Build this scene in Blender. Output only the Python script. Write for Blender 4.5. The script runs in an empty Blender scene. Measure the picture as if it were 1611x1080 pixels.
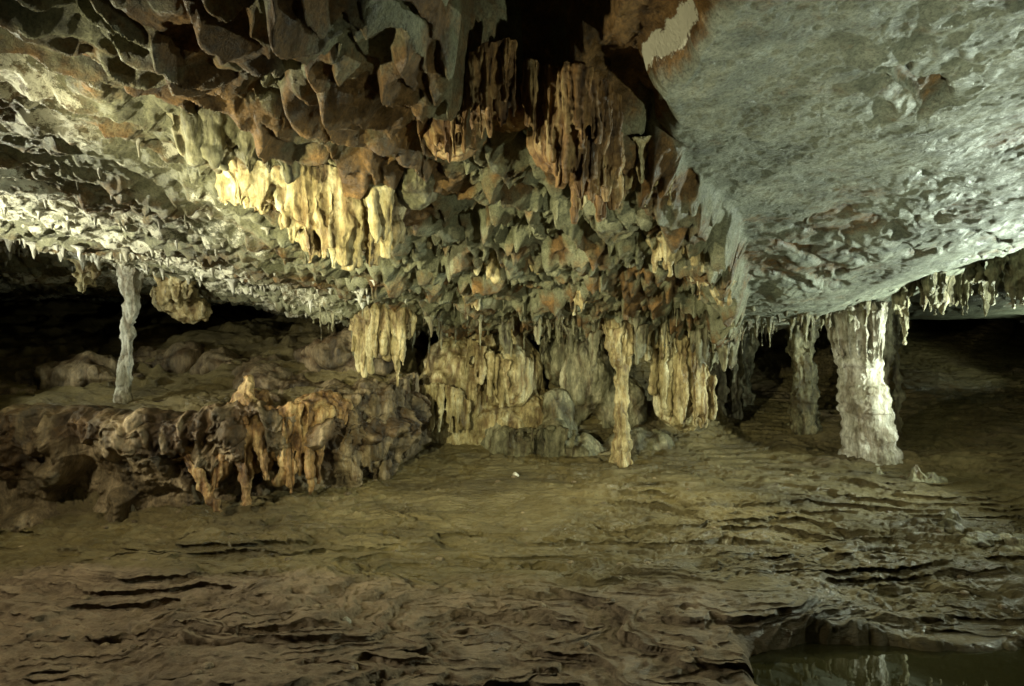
import bpy, math, random
import numpy as np
from mathutils import Vector
random.seed(7); rng=np.random.default_rng(5)
S=bpy.context.scene
# ---------------------------------------------------------------- noise
def hsh(ix,iy,iz,s):
    a=ix.astype(np.int64).astype(np.uint32); b=iy.astype(np.int64).astype(np.uint32)
    n=a*np.uint32(374761393)+b*np.uint32(668265263)+np.uint32((s*974634777+12345)&0xffffffff)
    if iz is not None: n=n+iz.astype(np.int64).astype(np.uint32)*np.uint32(2246822519)
    n=(n^(n>>np.uint32(13)))*np.uint32(1274126177); n=(n^(n>>np.uint32(15)))*np.uint32(2654435761)
    n=n^(n>>np.uint32(16)); return n.astype(np.float32)/np.float32(4294967296.0)
def n2(x,y,s=0):
    ix=np.floor(x); iy=np.floor(y); fx=x-ix; fy=y-iy
    fx=fx*fx*fx*(fx*(fx*6-15)+10); fy=fy*fy*fy*(fy*(fy*6-15)+10)
    a=hsh(ix,iy,None,s); b=hsh(ix+1,iy,None,s); c=hsh(ix,iy+1,None,s); d=hsh(ix+1,iy+1,None,s)
    return (a+(b-a)*fx)*(1-fy)+(c+(d-c)*fx)*fy-0.5
def n3(x,y,z,s=0):
    ix=np.floor(x); iy=np.floor(y); iz=np.floor(z); fx=x-ix; fy=y-iy; fz=z-iz
    fx=fx*fx*(3-2*fx); fy=fy*fy*(3-2*fy); fz=fz*fz*(3-2*fz); r=[]
    for k in (0,1):
        a=hsh(ix,iy,iz+k,s); b=hsh(ix+1,iy,iz+k,s); c=hsh(ix,iy+1,iz+k,s); d=hsh(ix+1,iy+1,iz+k,s)
        r.append((a+(b-a)*fx)*(1-fy)+(c+(d-c)*fx)*fy)
    return r[0]+(r[1]-r[0])*fz-0.5
def fbm(x,y,o=4,s=0,g=0.5):
    t=0;a=1.0
    for i in range(o):
        t=t+a*n2(x,y,s+i*17); x,y=(x*0.8-y*0.6)*2.03+3.1,(x*0.6+y*0.8)*2.03+1.7; a*=g
    return t
def fbma(x,y,o=4,s=0,g=0.5):   # keeps the anisotropy of its input
    t=0;a=1.0
    for i in range(o):
        t=t+a*n2(x,y,s+i*17); x,y=x*2.03+3.1,y*2.03+1.7; a*=g
    return t
def ridge(x,y,o=3,s=0):
    t=0;a=1.0
    for i in range(o):
        t=t+a*(1-np.abs(2*n2(x,y,s+i*13))*1.6)**2; x,y=(x*0.8-y*0.6)*2.1+3.1,(x*0.6+y*0.8)*2.1+1.7; a*=.5
    return t
def fbm3(x,y,z,o=3,s=0,g=0.5):
    t=0;a=1.0
    for i in range(o):
        t=t+a*n3(x,y,z,s+i*17); x=x*2.03+3.1;y=y*2.03+1.7;z=z*2.03+.4; a*=g
    return t
def ss0(a,b,x):
    t=np.clip((x-a)/(b-a),0,1); return t*t*(3-2*t)
def ss(a,b,x):
    return 1-ss0(b,a,x) if a>b else ss0(a,b,x)
def flakes(px,py,seed,k=14,dirx=0.8,diry=-0.6,off=0.5):
    ix=np.floor(px); iy=np.floor(py); acc=0; ws=0; cr=0
    for i in(-1,0,1):
        for j in(-1,0,1):
            gx=ix+i; gy=iy+j
            r1=hsh(gx,gy,None,seed); r2=hsh(gx,gy,None,seed+1); r3=hsh(gx,gy,None,seed+2); r4=hsh(gx,gy,None,seed+3)
            dx=px-gx-r1; dy=py-gy-r2
            w=np.exp(-k*np.sqrt(dx*dx+dy*dy))
            tx=dirx+(r3-.5)*0.9; ty=diry+(r4-.5)*0.9
            acc=acc+w*(dx*tx+dy*ty+(r3-.5)*off); ws=ws+w; cr=cr+w*r4
    return acc/ws, cr/ws
def terrace(h,q,sharp=0.25):
    f=h/q; i=np.floor(f); t=f-i
    return q*(i+.25*t+.75*ss(1-sharp,1,t))
def lip(h,q):
    f=h/q; t=f-np.floor(f)
    return ss(.95,1,t)+(1-ss(0,.55,t))-ss(.95,1,t)*(1-ss(0,.55,t))
# ---------------------------------------------------------------- mesh helpers
def mesh_np(name,co,faces,mat,attrs=None,smooth=True):
    me=bpy.data.meshes.new(name); co=np.asarray(co,np.float32); faces=np.asarray(faces,np.int32)
    n=len(faces); w=faces.shape[1]
    me.vertices.add(len(co)); me.vertices.foreach_set('co',co.ravel())
    me.loops.add(n*w); me.loops.foreach_set('vertex_index',faces.ravel())
    me.polygons.add(n); me.polygons.foreach_set('loop_start',np.arange(0,n*w,w,dtype=np.int32))
    me.polygons.foreach_set('loop_total',np.full(n,w,np.int32))
    me.update(calc_edges=True)
    me.polygons.foreach_set('use_smooth',np.full(n,smooth))
    for k,v in (attrs or {}).items():
        a=me.attributes.new(k,'FLOAT','POINT'); a.data.foreach_set('value',np.asarray(v,np.float32).ravel())
    me.materials.append(mat); ob=bpy.data.objects.new(name,me); S.collection.objects.link(ob); return ob
def gridfaces(nr,nc):
    i=np.arange(nr-1)[:,None]*nc+np.arange(nc-1)[None,:]
    return np.stack([i,i+1,i+nc+1,i+nc],-1).reshape(-1,4)
class Soup:
    def __init__(s): s.v=[];s.f=[];s.n=0
    def add(s,v,f):
        s.v.append(v); s.f+= [tuple(a+s.n for a in q) for q in f]; s.n+=len(v)
    def spike(s,top,tip,r0,r1=0.008,seg=10,rings=12,wob=0.12,pw=0.8,flare=0.0,rib=0.1,sq=1.0):
        top=np.array(top,float); tip=np.array(tip,float); L=np.linalg.norm(tip-top)
        ph=rng.random(6)*6.28; V=[]
        for i in range(rings+1):
            t=i/rings; r=r1+(r0-r1)*(1-t)**pw
            r*=1+flare*max(0,1-t*5)+rib*math.sin(t*L*22+ph[0])+rib*math.sin(t*L*47+ph[1])*.6
            c=top+(tip-top)*t; w=wob*r0*math.sin(t*3.14)
            c=c+np.array([math.sin(t*5+ph[2])*w,math.cos(t*4+ph[3])*w,0])
            for k in range(seg):
                a=k/seg*6.2832; rr=r*(1+.13*math.sin(3*a+ph[4]+t)+.08*math.sin(5*a+ph[5]))
                V.append((c[0]+math.cos(a)*rr*sq,c[1]+math.sin(a)*rr,c[2]))
        F=[(i*seg+k,i*seg+(k+1)%seg,(i+1)*seg+(k+1)%seg,(i+1)*seg+k) for i in range(rings) for k in range(seg)]
        V.append(tuple(top)); V.append(tuple(tip)); a=len(V)-2;b=a+1; l=rings*seg
        F+=[(a,(k+1)%seg,k,k) for k in range(seg)]+[(b,l+k,l+(k+1)%seg,l+(k+1)%seg) for k in range(seg)]
        s.add(V,F)
    def blob(s,c,r,nu=20,nv=14):
        V=[];ph=rng.random(4)*6
        for i in range(nv+1):
            a=math.pi*i/nv
            for k in range(nu):
                b=k/nu*6.2832; m=1+.08*math.sin(3*b+ph[0])*math.sin(a)+.06*math.sin(2*a+ph[1])
                V.append((c[0]+r[0]*m*math.sin(a)*math.cos(b),c[1]+r[1]*m*math.sin(a)*math.sin(b),c[2]+r[2]*math.cos(a)))
        F=[(i*nu+k,i*nu+(k+1)%nu,(i+1)*nu+(k+1)%nu,(i+1)*nu+k) for i in range(nv) for k in range(nu)]
        s.add(V,F)
    def curtain(s,pts,n,r=0.05,wob=.3,jit=.3,r1=.01,pw=.55,flare=0,back=0.0):
        P=np.array(pts,float); tt=np.linspace(0,len(P)-1,n)
        for q in tt:
            q=min(max(q+(rng.random()-.5)*.4*(len(P)-1)/n,0),len(P)-1)
            v=[np.interp(q,range(len(P)),P[:,k]) for k in range(4)]
            L=v[2]-v[3]; L2=L*(1-jit*rng.random()**1.5); rr=r*(.6+.8*rng.random())
            ox=(rng.random()-.5)*r; oy=(rng.random()-.5)*r*1.5
            s.spike((v[0]+ox,v[1]+oy+back,v[2]),(v[0]+ox*2,v[1]+oy*2,v[2]-L2),rr,r1,pw=pw,wob=wob,flare=flare,rings=14)
def bake(name,soup,mat,vox,flute=.01,fs=9,fz=1.2,lump=.01,ls=6,ring=0,rs=9,smooth=2,fine=.006):
    V=np.array([p for b in soup.v for p in b],float)
    me=bpy.data.meshes.new('tmp'); 
    me.from_pydata([tuple(p) for p in V],[],[tuple(dict.fromkeys(f)) for f in soup.f]); me.update()
    ob=bpy.data.objects.new('tmp',me); S.collection.objects.link(ob)
    m=ob.modifiers.new('r','REMESH'); m.mode='VOXEL'; m.voxel_size=vox
    if smooth: m2=ob.modifiers.new('s','SMOOTH'); m2.iterations=smooth; m2.factor=.5
    dg=bpy.context.evaluated_depsgraph_get(); ev=ob.evaluated_get(dg); em=bpy.data.meshes.new_from_object(ev)
    bpy.data.objects.remove(ob)
    n=len(em.vertices); co=np.empty(n*3,np.float32); em.vertices.foreach_get('co',co); co=co.reshape(-1,3)
    no=np.empty(n*3,np.float32); em.vertices.foreach_get('normal',no); no=no.reshape(-1,3)
    x,y,z=co.T.astype(np.float64)
    wx=x+.05*n3(x*4,y*4,z*3,90); wy=y+.05*n3(x*4,y*4,z*3,91)
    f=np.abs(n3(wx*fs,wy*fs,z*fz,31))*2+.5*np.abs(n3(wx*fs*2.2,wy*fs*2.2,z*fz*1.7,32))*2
    horiz=1-np.abs(no[:,2])*.6
    d=flute*(f-.6)*2*horiz+lump*fbm3(x*ls,y*ls,z*ls,3,50)*2+fine*fbm3(x*38,y*38,z*30,2,70)*2
    if ring: d=d+ring*(np.abs(n3(x*1.2,y*1.2,z*rs+n3(x*2,y*2,z*2,5)*.5,77))*3-.7)
    co=co+no*d[:,None]
    em.vertices.foreach_set('co',co.astype(np.float32).ravel())
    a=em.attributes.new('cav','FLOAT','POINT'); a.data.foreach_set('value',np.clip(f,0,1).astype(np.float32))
    em.polygons.foreach_set('use_smooth',np.ones(len(em.polygons),bool)); em.update(); em.name=name
    em.materials.clear(); em.materials.append(mat)
    o=bpy.data.objects.new(name,em); S.collection.objects.link(o); return o
# ---------------------------------------------------------------- materials
def newmat(name):
    m=bpy.data.materials.new(name); m.use_nodes=True; nt=m.node_tree; b=nt.nodes['Principled BSDF']; return m,nt,b
def noise(nt,sc,det=6,rough=.6,vec=None,dist=0):
    n=nt.nodes.new('ShaderNodeTexNoise'); n.inputs['Scale'].default_value=sc; n.inputs['Detail'].default_value=det
    n.inputs['Roughness'].default_value=rough; n.inputs['Distortion'].default_value=dist
    if vec: nt.links.new(vec,n.inputs['Vector'])
    return n.outputs['Fac']
def ramp(nt,fac,stops):
    r=nt.nodes.new('ShaderNodeValToRGB'); e=r.color_ramp.elements
    while len(e)<len(stops): e.new(.5)
    for k,(p,c) in enumerate(stops):
        e[k].position=p; e[k].color=(c if len(c)==4 else (*c,1)) if hasattr(c,'__len__') else (c,c,c,1)
    nt.links.new(fac,r.inputs[0]); return r.outputs[0]
def mix(nt,f,a,b,bt='MIX'):
    m=nt.nodes.new('ShaderNodeMix'); m.data_type='RGBA'; m.blend_type=bt
    if isinstance(f,float): m.inputs[0].default_value=f
    else: nt.links.new(f,m.inputs[0])
    for s,i in((a,6),(b,7)):
        if isinstance(s,tuple): m.inputs[i].default_value=(*s,1)
        else: nt.links.new(s,m.inputs[i])
    return m.outputs[2]
def math_(nt,op,a,b):
    m=nt.nodes.new('ShaderNodeMath'); m.operation=op
    for s,i in((a,0),(b,1)):
        if isinstance(s,(int,float)): m.inputs[i].default_value=s
        else: nt.links.new(s,m.inputs[i])
    return m.outputs[0]
def coords(nt,scale=(1,1,1),rot=(0,0,0)):
    t=nt.nodes.new('ShaderNodeTexCoord'); mp=nt.nodes.new('ShaderNodeMapping')
    mp.inputs['Scale'].default_value=scale; mp.inputs['Rotation'].default_value=rot
    nt.links.new(t.outputs['Object'],mp.inputs[0]); return mp.outputs[0]
def attr(nt,n):
    a=nt.nodes.new('ShaderNodeAttribute'); a.attribute_name=n; return a.outputs['Fac']
def bump(nt,b,h,st,dist=.02):
    n=nt.nodes.new('ShaderNodeBump'); n.inputs['Strength'].default_value=st; n.inputs['Distance'].default_value=dist
    nt.links.new(h,n.inputs['Height']); nt.links.new(n.outputs[0],b.inputs['Normal'])
# ceiling
MC,nt,b=newmat('ceiling_limestone')
c1=coords(nt); olive=ramp(nt,noise(nt,2.2,8,.65,c1),[(.3,(.125,.12,.062)),(.5,(.25,.245,.15)),(.72,(.40,.385,.25))])
grey=ramp(nt,noise(nt,2.6,9,.7,coords(nt,(1,1.8,1),(0,0,-.4))),[(.32,(.12,.132,.10)),(.5,(.25,.265,.20)),(.7,(.42,.435,.34))])
grey=mix(nt,attr(nt,'slab'),olive,grey)
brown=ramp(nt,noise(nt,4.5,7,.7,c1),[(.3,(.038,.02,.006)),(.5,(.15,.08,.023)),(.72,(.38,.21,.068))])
st=math_(nt,'ADD',attr(nt,'stain_shade'),math_(nt,'MULTIPLY',math_(nt,'SUBTRACT',noise(nt,9,8,.75,c1,.4),.5),1.1))
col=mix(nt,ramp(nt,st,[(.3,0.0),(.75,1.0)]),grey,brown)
spk=ramp(nt,noise(nt,48,6,.75,c1),[(.36,.35),(.55,1.0)]); col=mix(nt,.85,col,spk,'MULTIPLY')
cal=ramp(nt,math_(nt,'ADD',attr(nt,'calcite'),math_(nt,'MULTIPLY',math_(nt,'SUBTRACT',noise(nt,10,8,.78,c1),.5),1.8)),[(.5,0.0),(.62,1.0)])
col=mix(nt,cal,col,(.70,.67,.53))
nt.links.new(col,b.inputs['Base Color'])
nt.links.new(ramp(nt,noise(nt,9,4,.6,c1),[(.35,.35),(.65,.8)]),b.inputs['Roughness'])
h=math_(nt,'ADD',noise(nt,22,10,.75,coords(nt,(1,2.0,1),(0,0,.7))),math_(nt,'MULTIPLY',noise(nt,100,6,.75,c1),.4))
bump(nt,b,h,1.0,.05)
# floor
MF,nt,b=newmat('cave_mud')
c1=coords(nt); base=ramp(nt,noise(nt,1.1,10,.7,coords(nt,(.6,1.5,1))),[(.32,(.065,.047,.016)),(.5,(.15,.115,.045)),(.68,(.26,.205,.095))])
pink=ramp(nt,noise(nt,4,9,.72,c1),[(.32,(.11,.075,.042)),(.6,(.33,.245,.155))])
col=mix(nt,ramp(nt,attr(nt,'dry'),[(.3,0.0),(.7,1.0)]),base,pink)
pit=ramp(nt,noise(nt,20,8,.78,coords(nt,(.5,1.1,1))),[(.34,.3),(.46,1.0)]); col=mix(nt,ramp(nt,noise(nt,.9,4,.6,c1),[(.4,.3),(.6,.95)]),col,pit,'MULTIPLY')
ledge_shade=ramp(nt,attr(nt,'ledge_shade'),[(.0,.45),(.35,1.0)]); col=mix(nt,.6,col,ledge_shade,'MULTIPLY')  # undercut shadow below the ledge lips, painted into the mud colour
nt.links.new(col,b.inputs['Base Color'])
nt.links.new(ramp(nt,math_(nt,'ADD',noise(nt,1.8,7,.65,c1),math_(nt,'MULTIPLY',attr(nt,'dry'),.15)),[(.42,.28),(.62,.85)]),b.inputs['Roughness'])
h=math_(nt,'ADD',noise(nt,9,11,.76,coords(nt,(.5,1.4,1))),math_(nt,'MULTIPLY',noise(nt,60,8,.8,c1),.4))
bump(nt,b,h,1.0,.07)
# calcite formations
def calc(name,lo,mid,hi,groove_dark=.8,sc=5):
    M,nt,b=newmat(name); cz=coords(nt,(1,1,.22)); c1=coords(nt)
    col=ramp(nt,noise(nt,sc,8,.7,cz,.3),[(.34,lo),(.5,mid),(.64,hi)])
    big=ramp(nt,noise(nt,2.2,6,.65,c1),[(.38,(.42,.39,.28)),(.56,(1,1,1))]); col=mix(nt,.8,col,big,'MULTIPLY')
    sp=ramp(nt,noise(nt,34,7,.75,cz),[(.36,.32),(.54,1.0)]); col=mix(nt,.7,col,sp,'MULTIPLY')
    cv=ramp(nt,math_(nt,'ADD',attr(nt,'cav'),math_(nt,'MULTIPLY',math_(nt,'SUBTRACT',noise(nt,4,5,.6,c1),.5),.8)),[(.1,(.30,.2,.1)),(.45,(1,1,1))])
    col=mix(nt,groove_dark,col,cv,'MULTIPLY')  # browner and darker towards the flute grooves
    nt.links.new(col,b.inputs['Base Color'])
    nt.links.new(ramp(nt,noise(nt,8,4,.6,c1),[(.35,.3),(.65,.75)]),b.inputs['Roughness'])
    h=math_(nt,'ADD',noise(nt,34,8,.75,coords(nt,(1,1,.45))),math_(nt,'MULTIPLY',noise(nt,90,6,.75,c1),.4)); bump(nt,b,h,.9,.03)
    return M
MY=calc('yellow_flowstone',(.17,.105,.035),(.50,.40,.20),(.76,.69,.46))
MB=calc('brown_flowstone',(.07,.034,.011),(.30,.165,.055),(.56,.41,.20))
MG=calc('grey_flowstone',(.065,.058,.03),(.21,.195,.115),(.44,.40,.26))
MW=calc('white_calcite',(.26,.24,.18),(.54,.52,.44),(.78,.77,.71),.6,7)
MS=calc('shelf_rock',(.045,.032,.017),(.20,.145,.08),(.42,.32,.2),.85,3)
# ---------------------------------------------------------------- ceiling
def Zc0(x,y):
    P=np.interp(y,[-5,1.5,3,5,7,9,10,12,22],[4.8,4.5,4.3,4.0,3.55,3.1,2.88,2.8,3.0])
    w=ss(4,9,y)
    L=np.interp(-x,[2.8,6.5,16],[0,.78,1.0])*w
    R=np.interp(x,[2.5,4,5,7.3,12],[0,-.14,-.1,.6,.9])*w*(1-.65*ss(9.5,14,y))
    return P+L+R
XB=([-5,1,3,3.9,4.8,6.1,10,14,22],[2.0,1.6,1.16,.89,1.37,2.35,4.0,5.0,6])
def ceiling(x,y):
    z=Zc0(x,y)
    wx=x+.25*fbm(x*1.6,y*1.6,3,1)+.05*n2(x*9,y*9,3); wy=y+.25*fbm(x*1.6,y*1.6,3,2)+.05*n2(x*9,y*9,4)
    xb=np.interp(y,*XB)+.20*fbm(y*1.6,y*0+.3,2,9)+.10*fbm(x*3+4,y*3,3,10)
    slab=ss(-.06,.16,x-xb)
    lb=np.interp(y,[-5,3.3,4.8,7,10,22],[-3.3,-3.0,-2.5,-2.5,-2.8,-3])+.5*fbm(x*.8,y*.8,2,19)
    left=1-ss(-.4,.4,x-lb); mid=(1-slab)*(1-left)
    al=wx*.57+wy*.82; ac=-wx*.82+wy*.57
    f1,c1=flakes(al/.72,ac/.27,11,k=26,off=.35); f2,c2=flakes(al/.30,ac/.125,21,k=20,off=.3)
    al2=wx*.93+wy*.36; ac2=-wx*.36+wy*.93
    f3,c3=flakes(al2/1.0,ac2/.20,41,k=12,off=.3); f4,c4=flakes(wx/.42,wy/.19,51,k=14)
    lo=fbm(x*.7,y*.7,3,60)
    rg=ridge(al*1.6,ac*3.6,3,64)
    hm=.24*f1+.10*f2+.25*lo-.04*(rg-.5)
    hole=ss(.16,.30,fbm(al*1.6,ac*3.2,3,163)); hm=hm+.10*hole
    scal=ss(.20,.5,fbm(x*.8,y*.8,2,62)+ss(4.6,6.4,y)*.5-.15*ss(8,11,x))
    gou=ss(.12,.24,fbma(al2*1.1,ac2*4.4,3,166))
    hs=(.075*f3+.012*f2+.055*gou)*scal+.12*lo+.008*f4+.014*fbma(al2*2.5,ac2*9,4,67)
    fa,ca=flakes(al/.55,ac/.15,57,k=16,off=.25)
    tl=z+.28*fbm(x*.6,y*1.2,4,70); hl=terrace(tl,.09,.25)-z+.03*f4+.03*f2+.11*fa-.02*(ridge(wx*2,wy*3.4,3,68)-.5)
    h=mid*(hm-.10)+slab*hs+left*hl
    d=xb-x; h=h-(1-slab)*.34*np.exp(-((d-.18)/.32)**2)*ss(4.7,6.0,y)*(1-.5*ss(9,11,y))
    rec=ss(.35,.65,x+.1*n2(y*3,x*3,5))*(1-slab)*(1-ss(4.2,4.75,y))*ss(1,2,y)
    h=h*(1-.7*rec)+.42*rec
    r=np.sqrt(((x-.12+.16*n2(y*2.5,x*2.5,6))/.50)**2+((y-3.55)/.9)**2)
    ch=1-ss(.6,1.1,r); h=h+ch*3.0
    fine=.022*fbm(x*9,y*9,3,80)+.012*fbm(x*30,y*30,2,81)
    z=z+h+fine*(1-.45*slab)
    edge=np.exp(-((x-xb-.02)/.045)**2)*ss(3.0,3.5,y)*(1-ss(4.1,4.6,y))
    near=ss(6.5,3.5,y)
    stain_shade=.10+mid*(.17+.20*near-.6*f1+(c2-.5)*.35+.7*fbm(x*1.1,y*1.1,3,88)+.25*hole)+rec*.75+ch*.7+left*(.22+.6*fbm(x*.9,y*1.9,4,89)-fa*.25)+slab*(.10+.25*lo+.35*fbm(x*1.5,y*4,3,87)+.3*gou*scal)  # brown rock staining, plus the chimney's darkness painted in as colour
    calc_=edge*.9+left*ss(-.1,.4,fbm(x*1.1,y*2.2,4,93)+.25*ss(-3.5,-5,x))*.62
    return z,stain_shade,calc_,slab
def axis(vals,steps):
    out=[vals[0]]
    while out[-1]<vals[-1]: out.append(out[-1]+np.interp(out[-1],vals,steps))
    return np.array(out)
xs=axis([-15,-8,-4.5,0,4,8,15],[.06,.024,.012,.0095,.013,.026,.06])
ys=axis([-4,2,2.6,5,8,12,20],[.12,.03,.008,.0115,.018,.035,.09])
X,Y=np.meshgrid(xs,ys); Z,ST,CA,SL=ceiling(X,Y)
jx=.05*fbm(X*5,Y*5,3,101); jy=.05*fbm(X*5,Y*5,3,102)
mesh_np('cave_ceiling',np.stack([X+jx,Y+jy,Z],-1).reshape(-1,3),gridfaces(*X.shape)[:,::-1],MC,{'stain_shade':ST,'calcite':CA,'slab':SL})
def cz(x,y):
    return float(ceiling(np.array([[x]],float),np.array([[y]],float))[0][0,0])
# ---------------------------------------------------------------- floor
FX=[-15,-9,-6.7,-4.8,-2.8,-2.0,-1.55]; FY=[7.1,7.2,7.35,7.7,8.25,8.9,10.4]
def floor(x,y):
    b=np.interp(y,[-5,3.5,4.6,7,10,12,14,17,20],[-.03,-.0,.04,.12,.45,.8,1.1,2.2,5.0])
    b=b+ss(6.5,9,x)*np.interp(y,[9,11,16],[0,.5,.75])
    cen=ss(-2.6,-1.4,x)*(1-ss(3.6,4.6,x)); b=b+cen*ss(10.3,12.3,y)*1.7
    yf=np.interp(x,FX,FY)
    sh=ss(.05,.42,y-yf+.12*fbm(x*2,y*2,2,8))*(1-ss(-1.9,-1.5,x))
    back=np.interp(y,[7.5,9,12,14,17,20],[1.40,1.45,2.5,2.85,3.6,5])+.65*fbm(x*.75+2,y*.75,4,14)*ss(9.2,10.4,y)+.14*fbm(x*1.8,y*1.8,3,15)
    back=back+(terrace(back+.1*fbm(x,y,3,16),.22,.25)-back)*.6*ss(9,10,y)
    z=b*(1-sh)+back*sh
    lo=.16*fbm(x*.45,y*.6,3,110); z=z+lo*(1-sh*.5)
    bank=ss(.8,.0,yf-y)*(1-sh)*(1-ss(-2.6,-1.2,x)); z=z+bank*(.02+.10*ridge(x*1.6,y*2.2,3,150)*.4)
    mound=.12*np.exp(-(((x-5.3)/1.0)**2+((y-7.0)/.22)**2))+.10*np.exp(-(((x-3.9)/1.1)**2+((y-6.1)/.2)**2)); z=z+mound
    wx=x+.25*fbm(x*2,y*2,3,112)
    wav=.24*fbma(wx*.32,y*1.15,4,111)+.05*y
    tm=ss(-.28,.15,fbm(x*.5+5,y*.5,2,115)+.08+.3*ss(0,2,x)*ss(5,6.5,y))*(1-sh*.6)
    z1=z+wav+.015*fbm(x*7,y*7,3,113); q1=.075
    zt=terrace(z1,q1,.16)-wav*.7
    zs=z+wav*.3
    z3=z1*1.0+.03*fbma(wx*1.2,y*4,3,117); q2=.026
    t2=(terrace(z3,q2,.22)-z3)*.95
    z=zs*(1-tm)+zt*tm+t2*(.45+.5*tm)
    l1=lip(z1,q1); l2=lip(z3,q2)
    fade=.25+.75*ss(-.1,.25,fbm(x*1.1,y*1.5,3,119))
    dy=-(.062*l1*tm*fade+.018*l2*(.4+.6*tm))
    f=z1/q1; t_=f-np.floor(f); ledge_shade=1-np.exp(-((t_-.92)/.055)**2)*tm*fade
    z=z+.10*np.abs(fbm(x*1.5,y*4,3,118))*sh
    pits=ss(.12,.35,fbm(x*4,y*7,4,125)); z=z-.03*pits*ss(-.1,.2,fbm(x*.6,y*.6,2,126)+.1)
    rough=ss(-.1,.25,fbm(x*.55,y*.8,2,137)+.05)
    z=z+(.03+.03*rough)*fbma(x*3,y*6,4,130)+(.010+.010*rough)*fbm(x*22,y*28,2,131)
    k=ss(6.4,5.0,y)*(1-sh)*ss(.2,1.8,x); z=z*(1-k)+k*(.03+np.where(z>.03,z-.03,(z-.03)*.12))
    pool=ss(1.75,2.15,x+.35*fbm(x*1.5,y*2,3,120))*(1-ss(4.52,4.80,y+.2*fbm(x*1.1,y*1.1,3,121)))
    z=z*(1-pool)+(-.32)*pool
    dry=np.clip(ss(6.6,5.2,y+.5*fbm(x,y,3,140))*ss(3.4,1.2,x)*.9+sh*.1+bank*.3+ss(3.5,6,x)*ss(5,6.5,y)*.3+.4*fbm(x*.6,y*1.8,4,141),0,1)
    return z,dry,dy*(1-sh*.7)*(1-pool),ledge_shade
xs=axis([-15,-8,-4,0,4,8,15],[.06,.028,.014,.012,.014,.026,.06])
ys=axis([-4,3,3.8,7,10,14,20],[.12,.05,.0075,.012,.02,.04,.09])
X,Y=np.meshgrid(xs,ys); Z,DR,DY,LA=floor(X,Y)
mesh_np('cave_floor',np.stack([X+.03*n2(X*6,Y*6,3),Y+DY+.03*n2(X*6,Y*6,4),Z],-1).reshape(-1,3),gridfaces(*X.shape),MF,{'dry':DR,'ledge_shade':LA})
def fz(x,y): return float(floor(np.array([[x]],float),np.array([[y]],float))[0][0,0])
# ---------------------------------------------------------------- shelf face
PX=np.array([-14,-9,-6.7,-4.8,-3.6,-2.8,-2.2,-1.85,-1.6]);PY=np.array([6.95,7.1,7.2,7.5,7.85,8.1,8.6,9.3,10.4])
sl=np.concatenate([[0],np.cumsum(np.hypot(np.diff(PX),np.diff(PY)))])
s=axis([0,5,sl[-1]],[.05,.0125,.0125]); t=np.linspace(0,1,200)
Sg,Tg=np.meshgrid(s,t); bx=np.interp(Sg,sl,PX); by=np.interp(Sg,sl,PY)
sm=np.gradient(np.interp(s,sl,PX),s); sn=np.gradient(np.interp(s,sl,PY),s)
k=np.ones(41)/41; sm=np.convolve(np.pad(sm,20,'edge'),k,'valid'); sn=np.convolve(np.pad(sn,20,'edge'),k,'valid')
nx=sn[None,:]/np.hypot(sm,sn); ny=-sm[None,:]/np.hypot(sm,sn)
off=np.interp(Tg,[0,.10,.28,.5,.62,.72,.84,.92,1],[.24,.10,-.05,.0,.20,.32,.20,-.10,-.9])
zz=np.interp(Tg,[0,.76,.86,.93,1],[-.25,1.28,1.48,1.55,1.40])
u=Sg
f1,c1=flakes(u/.6+.5*n2(u*2,zz*2,3),zz/.5+.5*n2(u*2,zz*2,4),210,k=12,dirx=.9,diry=.3,off=.7)
up=ss(.44,.58,Tg+.35*fbm(u*1.1,zz*.8,3,211))
fl=np.abs(fbm(u*3.2+.9*fbm(u*2,zz*2,2,3),zz*.9,3,212))
edge=ss(0,.03,Tg)
off=off+(.44*f1*(1-up)+up*(.24*fbm(u*3,zz*3.5,4,213)-.30*fl+.14+.06*ridge(u*5,zz*5,3,231))+.30*fbm(u*.75,zz*.7,3,214)+.09*fbm(u*7,zz*7,4,215)+.026*fbm(u*28,zz*28,3,216))*edge
zz=zz+(.26*fbm(u*1.0,u*0,3,220)+.14*fbm(u*5,Tg*9,3,221))*ss(.3,.8,Tg)
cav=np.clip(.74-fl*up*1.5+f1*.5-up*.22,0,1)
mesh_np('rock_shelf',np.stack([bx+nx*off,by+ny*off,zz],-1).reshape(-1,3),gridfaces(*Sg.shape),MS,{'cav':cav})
# ---------------------------------------------------------------- formations
q=Soup()
q.blob((-2.0,4.95,4.0),(.46,.3,.3)); q.blob((-1.45,5.05,3.95),(.5,.32,.36)); q.blob((-1.2,5.1,3.72),(.25,.22,.28)); q.blob((-1.6,5.0,3.7),(.28,.22,.25)); q.blob((-2.15,4.9,3.85),(.25,.2,.15))
q.curtain([(-2.42,4.9,4.1,3.66),(-2.25,4.78,4.1,3.60),(-2.05,4.8,4.1,3.60),(-1.85,4.85,4.0,3.44),(-1.72,4.82,4.0,3.14),(-1.5,4.8,3.95,3.11),(-1.3,4.8,3.95,3.12),(-1.12,4.85,3.95,3.2),(-1.0,5.0,4.0,3.45)],44,r=.085,r1=.024,jit=.26)
q.curtain([(-2.3,5.1,4.1,3.7),(-1.7,5.0,4.0,3.3),(-1.1,5.05,3.95,3.3)],22,r=.09,r1=.03)
bake('stalactite_cluster',q,MY,.0105,flute=.026,fs=10,fz=1.5,lump=.026)
q=Soup()
q.blob((-1.2,4.7,4.08),(.4,.22,.15)); q.blob((-.85,5.0,3.9),(.2,.25,.2)); q.blob((-1.35,4.8,3.86),(.35,.13,.10))
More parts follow.
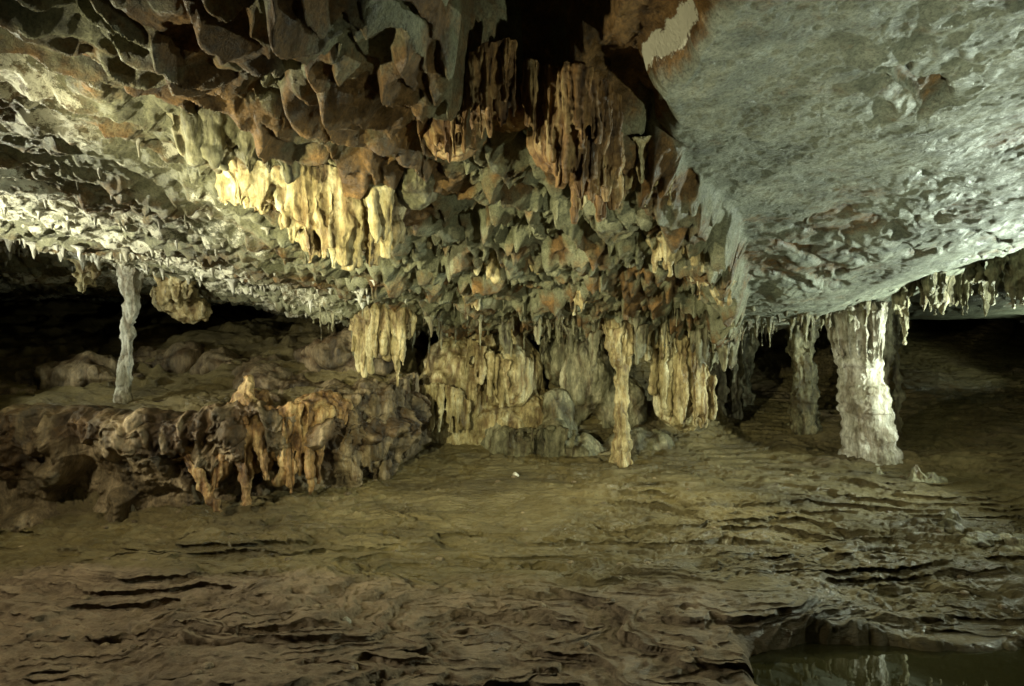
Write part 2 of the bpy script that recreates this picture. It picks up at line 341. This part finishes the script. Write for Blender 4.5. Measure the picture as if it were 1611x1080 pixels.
for (x,y,l,r) in [(-2.35,4.2,.30,.10),(-2.2,4.2,.36,.09),(-2.0,4.3,.34,.10),(-1.9,4.4,.38,.085),(-1.75,4.4,.36,.10),(-2.28,4.45,.2,.07),(-2.5,4.3,.2,.08)]:
    z=cz(x,y)+.15; q.spike((x,y,z),(x+.03,y-.02,z-.15-l),r*1.3,.02,pw=.6,flare=.5); q.spike((x+.08,y+.05,z),(x+.1,y+.05,z-.1-l*.6),r*1.1,.02,pw=.6)
bake('hanging_rock_blades',q,MG,.011,flute=.025,lump=.04)
q=Soup()
q.blob((.48,4.5,4.1),(.36,.26,.28)); q.blob((.45,4.25,4.35),(.3,.15,.15))
q.curtain([(.12,4.12,4.55,4.0),(.28,4.12,4.5,3.82),(.42,4.12,4.45,3.62),(.55,4.15,4.45,3.5),(.68,4.22,4.4,3.52),(.8,4.32,4.35,3.75)],38,r=.036,r1=.016,jit=.25)
q.curtain([(.35,4.02,4.5,4.0),(.5,4.04,4.45,3.85),(.72,4.12,4.4,3.85)],15,r=.034,r1=.014,jit=.35)
q.curtain([(.4,4.4,4.2,3.45),(.6,4.45,4.2,3.38),(.8,4.45,4.1,3.5)],11,r=.065,r1=.022,jit=.35)
bake('drapery_flowstone',q,MB,.009,flute=.022,fs=15,fz=.8,lump=.015)
q=Soup()
q.blob((-.45,4.35,4.2),(.28,.25,.3))
q.curtain([(-.62,4.3,4.4,3.86),(-.45,4.10,4.5,3.78),(-.28,4.03,4.55,3.86),(-.15,4.0,4.6,3.95),(.0,4.03,4.65,4.02)],30,r=.034,r1=.012,jit=.3)
q.blob((-.1,4.45,4.35),(.45,.18,.2))
bake('drapery_flowstone',q,MB,.009,flute=.018,fs=15,fz=.8,lump=.015)
q=Soup()
for (x,y,l,r) in [(.55,5.0,.28,.12),(.75,5.15,.3,.1),(.95,4.9,.22,.1),(1.1,4.7,.3,.12),(1.25,5.0,.2,.1),(1.62,5.9,.4,.1),(1.75,6.0,.55,.09),(1.9,6.05,.4,.08),(1.7,6.2,.5,.1),(-.3,7.0,.3,.1),(-.9,6.6,.25,.12),(.3,7.2,.3,.1),(2.2,6.6,.35,.1),(2.6,7.2,.3,.12),(-.6,8.2,.35,.1),(.9,8.1,.3,.1)]:
    z=cz(x,y)+.12
    for k in range(5):
        ox,oy=(rng.random(2)-.5)*.26; q.spike((x+ox,y+oy,z),(x+ox,y+oy,z-.12-l*(.2+.6*rng.random())),r*(.4+.5*rng.random()),.014,pw=.6,flare=.6)
bake('stalactite_group',q,MY,.012,flute=.016,lump=.035)
q=Soup(); q.blob((-2.05,9.2,3.05),(.5,.35,.25))
q.curtain([(-2.55,9.1,3.2,2.25),(-2.3,8.95,3.2,1.95),(-2.1,8.9,3.2,2.0),(-1.85,8.95,3.2,1.7),(-1.65,9.15,3.2,2.4)],24,r=.08,r1=.022,jit=.5)
bake('limestone_curtain',q,MY,.015,flute=.04,fs=7,lump=.035)
q=Soup()
q.blob((-1.0,11.1,1.35),(.95,.8,1.35)); q.blob((-.05,11.2,1.75),(.65,.7,1.15)); q.blob((-.3,10.7,.9),(.8,.5,.5)); q.blob((.35,11,1.0),(.6,.6,.7)); q.blob((-1.6,10.9,1.0),(.35,.5,.7))
q.blob((-.6,10.6,2.2),(.28,.3,.6)); q.blob((.0,10.5,1.9),(.4,.35,.6)); q.blob((-.9,10.6,1.6),(.5,.4,.7)); q.blob((-1.35,10.5,1.6),(.35,.3,.45))
q.curtain([(-1.85,10.35,1.6,.85),(-1.65,10.2,1.75,.9),(-1.3,10.12,1.8,.9),(-1.0,10.12,1.7,.85),(-.8,10.15,1.5,.9)],28,r=.055,r1=.02,jit=.25)
q.curtain([(-.75,10.2,2.6,1.8),(-.5,10.15,2.45,1.4),(-.3,10.2,2.3,1.4),(-.1,10.15,2.2,1.3)],10,r=.07,r1=.03,jit=.4)
bake('flowstone_cascade',q,MY,.018,flute=.045,fs=5.5,fz=.8,lump=.06,ls=2.6,fine=.009)
q=Soup(); q.blob((1.4,10.8,1.85),(.5,.5,.8)); q.blob((.85,10.6,1.1),(.4,.4,.55)); q.blob((1.0,11.1,2.3),(.45,.4,.6)); q.blob((2.0,11,1.3),(.5,.5,.8))
q.curtain([(.55,10.5,2.9,2.0),(.8,10.4,2.9,2.2),(1.0,10.5,2.9,2.4)],8,r=.08,r1=.02,jit=.6)
q.blob((.2,10.2,.65),(.5,.35,.35)); q.blob((.7,10.1,.65),(.4,.3,.45)); q.blob((1.2,10.2,.6),(.45,.4,.3)); q.blob((2.3,10.3,.6),(.7,.4,.4)); q.blob((-.2,10.4,.7),(.4,.4,.4))
q.curtain([(.0,10.0,1.0,.5),(.6,9.85,1.05,.5),(1.1,9.95,1.0,.5)],8,r=.08,r1=.04,jit=.5)
bake('flowstone_boulder',q,MG,.018,flute=.035,fs=4.5,fz=1.2,lump=.09,ls=2.6,fine=.009)
q=Soup(); q.spike((1.72,9.5,2.95),(1.8,9.5,1.7),.22,.07,pw=.8,flare=.4); q.spike((1.95,9.5,2.9),(1.85,9.48,1.5),.13,.05,pw=.8); q.spike((1.62,9.5,2.95),(1.62,9.5,2.25),.1,.02)
q.spike((1.82,9.5,1.9),(1.85,9.5,.4),.10,.09,pw=1); q.spike((1.85,9.5,.3),(1.8,9.5,1.55),.2,.06,pw=.7); q.spike((1.9,9.45,.3),(1.92,9.45,1.2),.12,.03)
bake('limestone_column',q,MY,.014,flute=.035,fs=9,lump=.04)
q=Soup()
q.blob((2.9,10.3,2.1),(.4,.35,.9)); q.blob((3.1,10.35,1.5),(.5,.4,.6))
q.curtain([(2.35,10.1,2.9,2.3),(2.55,10.0,2.9,1.5),(2.8,9.92,2.85,1.1),(3.1,9.9,2.6,1.05),(3.35,9.95,2.2,1.0),(3.55,10.1,1.9,1.05)],30,r=.065,r1=.035,jit=.15,pw=.4)
q.curtain([(2.2,9.8,2.95,2.3),(2.6,9.7,2.9,2.1),(3.0,9.8,2.9,2.3)],12,r=.07,r1=.015,jit=.7)
bake('flowstone_curtain',q,MY,.016,flute=.045,fs=8,fz=.7,lump=.035)
q=Soup()
for i in range(300):
    x=-3.2+8.2*rng.random(); y=8.6+2.3*rng.random(); z=cz(x,y)+.06; r=.02+.05*rng.random()
    q.spike((x,y,z),(x,y,z-.08-.5*rng.random()**2.2),r,.008,flare=.8,pw=.7,seg=8,rings=8)
for i in range(16):
    x=-2.8+6.8*rng.random(); y=9.3+1.2*rng.random(); z=cz(x,y)+.1; l=.3+.5*rng.random()
    for k in range(5):
        q.spike((x+.2*(rng.random()-.5),y+.14*(rng.random()-.5),z),(x+.16*(rng.random()-.5),y,z-l*(.4+.7*rng.random())),.08,.015,flare=.3,pw=.6)
bake('stalactite_fringe',q,MG,.015,flute=.014,fs=9,lump=.02)
q=Soup()
for (x,y,z0,z1,r) in [(4.3,12,.6,3.0,.22),(4.75,12.2,.6,3.0,.17),(5.75,11.2,.4,3.2,.27),(6.95,10.6,.6,3.5,.12),(7.2,10.7,.6,3.5,.09),(3.9,11.5,.7,2.9,.2),(5.2,13,.8,3.0,.3)]:
    m=(z0+z1)/2; q.spike((x,y,z1),(x,y,m-.3),r*1.3,r*.6,pw=1,flare=.5); q.spike((x,y,z0-.2),(x+.02,y,m+.3),r*1.4,r*.6,pw=1,flare=.3)
    for k in range(5): 
        a=rng.random()*6.28; q.spike((x+math.cos(a)*r*1.3,y+math.sin(a)*r*1.3,z1+.1),(x+math.cos(a)*r*.9,y+math.sin(a)*r*.9,z1-.3-.9*rng.random()),.07,.02)
bake('limestone_column',q,MG,.019,flute=.04,fs=7,lump=.06)
q=Soup()
prof=[(-.2,.5),(0.3,.47),(.5,.45),(.62,.44),(.95,.43),(1.3,.41),(1.6,.39),(2.0,.34),(2.4,.33),(2.7,.37),(3.2,.5)]
V=[];F=[];n=40;R=70
for i in range(R+1):
    z=-.1+3.3*i/R; r=np.interp(z,[p[0] for p in prof],[p[1] for p in prof]); cx=6.2-.14*(z-.6)
    r*=1+.035*math.sin(z*15)+.03*math.sin(z*29+1)
    for k in range(n):
        a=k/n*6.2832; rr=r*(1+.05*math.sin(3*a+z)+.03*math.sin(7*a+z)); V.append((cx+rr*math.cos(a),9.8+rr*math.sin(a),z))
F=[(i*n+k,i*n+(k+1)%n,(i+1)*n+(k+1)%n,(i+1)*n+k) for i in range(R) for k in range(n)]
F.append(tuple(range(n))[::-1]); F.append(tuple(R*n+k for k in range(n)))
q.add(V,[f for f in F])
for k in range(18):
    a=k/18*6.28; q.spike((5.88+.45*math.cos(a),9.8+.45*math.sin(a),3.2),(5.95+.34*math.cos(a),9.8+.34*math.sin(a),2.35-.4*rng.random()),.075,.03)
bake('limestone_column',q,MW,.014,flute=.014,fs=6,fz=2.5,lump=.024,ring=.045,rs=6.5,fine=.009)
q=Soup()
for (x,y,zt,l,n,w,r) in [(5.75,9.4,3.1,.45,8,.5,.06),(6.25,9.1,3.3,.9,7,.22,.09),(6.6,8.9,3.4,.7,8,.35,.08),(6.45,8.6,3.5,.6,6,.3,.07),(6.85,8.4,3.6,.6,8,.4,.06),(7.0,8.1,3.75,.8,8,.3,.08),(7.25,8.0,3.85,1.0,10,.3,.1),(7.6,8.2,3.9,1.0,10,.4,.1),(5.3,9.6,2.95,.3,6,.6,.05),(7.5,9.2,3.9,.9,8,.6,.08),(6.9,9.3,3.5,.5,8,.5,.06)]:
    for k in range(n):
        ox,oy=(rng.random(2)-.5)*w; z=cz(x+ox,y+oy*.6)+.12
        q.spike((x+ox,y+oy*.6,z),(x+ox,y+oy*.6,z-.12-l*(.25+.75*rng.random())),r*(.6+.7*rng.random()),.014,flare=.7,pw=.65)
bake('stalactite_group',q,MG,.013,flute=.025,fs=9,lump=.04)
q=Soup()
q.spike((-6.02,9,3.85),(-6.05,9,2.8),.16,.09,pw=.7,flare=.4); q.spike((-6.15,9,1.0),(-6.08,9,2.9),.15,.075,pw=.9); q.spike((-6.07,9,3.1),(-6.14,9,1.1),.095,.10,pw=1); q.spike((-5.92,9.05,3.8),(-5.96,9.05,3.2),.1,.04)
bake('limestone_column',q,MW,.013,flute=.02,fs=9,fz=2,lump=.035,ring=.012,rs=8)
q=Soup()
for (x,y,l,r) in [(-6.8,9,.55,.12),(-6.65,9,.35,.1),(-6.7,9.1,.45,.1),(-5.6,9.2,.5,.15),(-5.4,9.3,.4,.15)]:
    z=cz(x,y)+.1; q.spike((x,y,z),(x,y,z-.1-l),r*1.2,.04,pw=.5,flare=.4)
q.blob((-5.45,9.7,3.05),(.4,.25,.22)); q.blob((-5.7,9.6,3.3),(.35,.25,.3))
bake('stalactite_group',q,MY,.016,flute=.025,lump=.07)
q=Soup()
for (x,y,r) in [(-4.3,10.2,.55),(-3.3,9.6,.4),(-5.2,10.6,.45),(-7.6,10.2,.6),(-3.0,10.6,.6),(-6.6,11,.5),(-8.6,9.4,.4),(-3.9,9.1,.22),(-5.4,9.0,.18)]:
    z=fz(x,y); q.blob((x,y,z-.12),(r*1.6,r*1.1,r*.6))
bake('rock_boulders',q,MS,.022,flute=.06,fs=3,fz=3,lump=.20,ls=1.8,fine=.014)
q=Soup()
cl=[(-3.2,4.6),(-4.2,5.6),(-5.5,6.5),(-6.3,7.8),(-4.8,7.6),(-3.6,6.4),(-7.6,8.8),(-3.4,8.5),(-2.2,7.6),(-5.4,8.7),(-7.0,7.9),(-6.6,8.4),(-4.1,8.6),(-8.1,8.4)]
for i in range(330):
    c_=cl[i%14]; x=c_[0]+rng.normal()*.38; y=c_[1]+rng.normal()*.3
    if y<5.5 and i%3: continue
    z=cz(x,y)+.03; r=.008+.02*rng.random(); l=.03+.12*rng.random()**1.8
    if y>7.5: r*=1.7; l*=1.5
    q.spike((x,y,z),(x+.004,y,z-l),r*1.2,.003,flare=1.4,pw=.7,seg=7,rings=6,rib=.05)
V=[tuple(p) for bb in q.v for p in bb]
me=bpy.data.meshes.new('small_stalactites'); me.from_pydata(V,[],[tuple(dict.fromkeys(f)) for f in q.f])
a=me.attributes.new('cav','FLOAT','POINT'); a.data.foreach_set('value',np.full(len(V),.6,np.float32))
me.polygons.foreach_set('use_smooth',np.ones(len(me.polygons),bool)); me.materials.append(MW)
S.collection.objects.link(bpy.data.objects.new('small_stalactites',me))
q=Soup()
q.spike((-3.62,7.8,2.05),(-3.7,7.6,1.2),.07,.2,pw=1); q.spike((-3.6,7.75,1.75),(-3.45,7.35,.4),.15,.07); q.spike((-3.7,7.75,1.7),(-3.85,7.35,.6),.14,.06); q.spike((-3.65,7.7,1.5),(-4.3,7.3,1.0),.09,.06); q.spike((-3.5,7.7,1.6),(-3.2,7.4,.7),.1,.05);q.spike((-4.3,7.35,1.2),(-3.75,7.25,.35),.09,.06)
q.blob((-3.65,7.95,1.5),(.35,.3,.35)); q.blob((-3.6,7.75,1.1),(.3,.25,.4))
q.curtain([(-3.4,7.75,1.6,.9),(-3.1,7.6,1.65,.5),(-2.9,7.7,1.65,.45),(-2.7,7.85,1.7,.35)],20,r=.055,r1=.035,jit=.35)
q.blob((-2.75,8.2,1.5),(.45,.35,.3)); q.blob((-3.0,7.95,1.2),(.4,.3,.45))
bake('flowstone_roots',q,MB,.013,flute=.045,fs=8,lump=.05)
q=Soup()
q.curtain([(-2.45,8.35,1.7,.4),(-2.2,8.6,1.75,.4),(-2.0,8.9,1.85,.4),(-1.85,9.4,1.9,.5),(-1.75,9.9,2.0,.6)],24,r=.10,r1=.05,jit=.5,pw=.4); q.blob((-2.2,8.9,1.6),(.4,.45,.35)); q.blob((-2.6,8.7,1.55),(.55,.35,.3)); q.blob((-2.0,9.4,1.2),(.35,.6,.6)); q.blob((-2.3,8.8,1.0),(.4,.45,.5))
bake('flowstone_cascade',q,MS,.015,flute=.06,fs=6,fz=.9,lump=.07,ls=3.5,fine=.009)
q=Soup(); z=fz(6.15,8.6)
q.spike((6.15,8.6,z-.1),(6.1,8.6,z+.24),.17,.03,pw=.8); q.spike((6.3,8.55,z-.1),(6.3,8.55,z+.12),.15,.03); q.blob((6.2,8.6,z-.02),(.35,.2,.09))
q.spike((5.75,8.9,z-.1),(5.7,8.9,z+.12),.12,.03)
bake('stalagmite',q,MG,.011,flute=.02,lump=.03)
q=Soup()
for i in range(18):
    a=i/17; x=5.3+1.7*a; y=6.9-.35*math.sin(a*3)+.1*math.sin(i*2.1); zf=fz(x,y); q.blob((x,y,zf-.01),(.16+.08*rng.random(),.07+.05*rng.random(),.045+.03*rng.random()))
q.spike((5.55,7.1,fz(5.55,7.1)-.1),(5.5,7.1,fz(5.55,7.1)+.12),.14,.02)
bake('rimstone_dam',q,MG,.012,flute=.015,lump=.05)
for (x,y) in [(.05,9.0),(-1.42,4.85)]:
    q=Soup(); z=fz(x,y); s_=.024 if y<6 else .045
    q.blob((x,y,z+s_*.5),(s_,s_*.8,s_*1.1)); q.blob((x+s_,y,z+s_*.2),(s_*.6,s_*.6,s_*.6))
    bake('calcite_chip',q,MW,.008,flute=.004,lump=.012,fine=.002)
q=Soup()
for i in range(600):
    x=-7+14*rng.random(); y=4+5.0*rng.random()**1.2; s_=.006+.035*rng.random()**4
    if 1.6<x and y<5: continue
    q.blob((x,y,fz(x,y)),(s_*1.3,s_,s_*.7),8,5)
V=[tuple(p) for bb in q.v for p in bb]; me=bpy.data.meshes.new('pebbles'); me.from_pydata(V,[],[tuple(dict.fromkeys(f)) for f in q.f]); me.materials.append(MS)
a=me.attributes.new('cav','FLOAT','POINT'); a.data.foreach_set('value',np.full(len(V),.6,np.float32))
S.collection.objects.link(bpy.data.objects.new('pebbles',me))
MWt,nt,b=newmat('still_water'); b.inputs['Base Color'].default_value=(.03,.028,.012,1); b.inputs['Roughness'].default_value=.02; b.inputs['IOR'].default_value=1.33; b.inputs['Specular IOR Level'].default_value=1.0
bump(nt,b,noise(nt,6,2,.5,coords(nt)),.06,.01)
mesh_np('pool_water',[(1.6,2.5,-.02),(8,2.5,-.02),(8,5.2,-.02),(1.6,5.2,-.02)],[(0,1,2,3)],MWt)
# ---------------------------------------------------------------- light
w=bpy.data.worlds.new('World'); S.world=w; w.use_nodes=True
w.node_tree.nodes['Background'].inputs[0].default_value=(.5,.55,.33,1); w.node_tree.nodes['Background'].inputs[1].default_value=.012
def lamp(name,loc,tgt,e,col,size=.05,ang=120,blend=.8):
    l=bpy.data.lights.new(name,'SPOT'); l.energy=e; l.color=col; l.shadow_soft_size=size; l.spot_size=math.radians(ang); l.spot_blend=blend
    o=bpy.data.objects.new(name,l); o.location=loc; o.rotation_euler=(Vector(tgt)-Vector(loc)).to_track_quat('-Z','Y').to_euler(); S.collection.objects.link(o)
lamp('added_lamp',(8.6,7.4,2.1),(4.8,7.8,3.5),2200,(.86,1,.80),ang=125)
lamp('added_lamp',(7.0,6.2,1.0),(6.1,10,1.6),270,(.98,1,.82),ang=42)
lamp('added_lamp',(-7.4,5.0,2.4),(-4.2,5.8,4.2),1900,(1,1,.74),ang=130)
lamp('added_lamp',(-3.9,2.9,2.4),(-1.2,4.8,3.8),900,(1,.95,.60),ang=90)
lamp('added_lamp',(3.6,2.0,1.6),(1.8,5.2,4.1),450,(.92,1,.72),ang=110)
lamp('added_lamp',(-3.4,.6,2.6),(.6,10,2.3),2500,(1,.99,.58),size=.05,ang=56)
lamp('added_lamp',(3.2,8.3,2.7),(.8,5.6,0),330,(1,.98,.56),size=.04,ang=120)
lamp('added_lamp',(-5.5,3.6,3.5),(-1.8,5.2,0),380,(1,.91,.64),size=.05,ang=125)
lamp('added_lamp',(-5.6,4.2,3.0),(-4.6,8,.9),240,(1,.93,.62),size=.05,ang=80)
lamp('added_lamp',(-8.2,7.9,2.9),(-5.0,9.8,2.2),190,(.95,1,.76),ang=100)  # added lamp, grazes the rear left slope for more contrast
lamp('added_lamp',(12,12,2.4),(9.5,13.5,3.6),110,(.85,1,.70),ang=120)
lamp('added_lamp',(8.5,5.0,3.0),(5.2,7,0),230,(.98,1,.60),size=.05,ang=120)
# ---------------------------------------------------------------- camera
c=bpy.data.cameras.new('Camera'); c.lens=20; c.sensor_width=36; c.clip_end=200; c.clip_start=.05
o=bpy.data.objects.new('Camera',c); o.location=(0,0,2.5); o.rotation_euler=(math.radians(90),0,0); S.collection.objects.link(o); S.camera=o
S.view_settings.view_transform='Standard'; S.view_settings.look='None'; S.view_settings.exposure=0
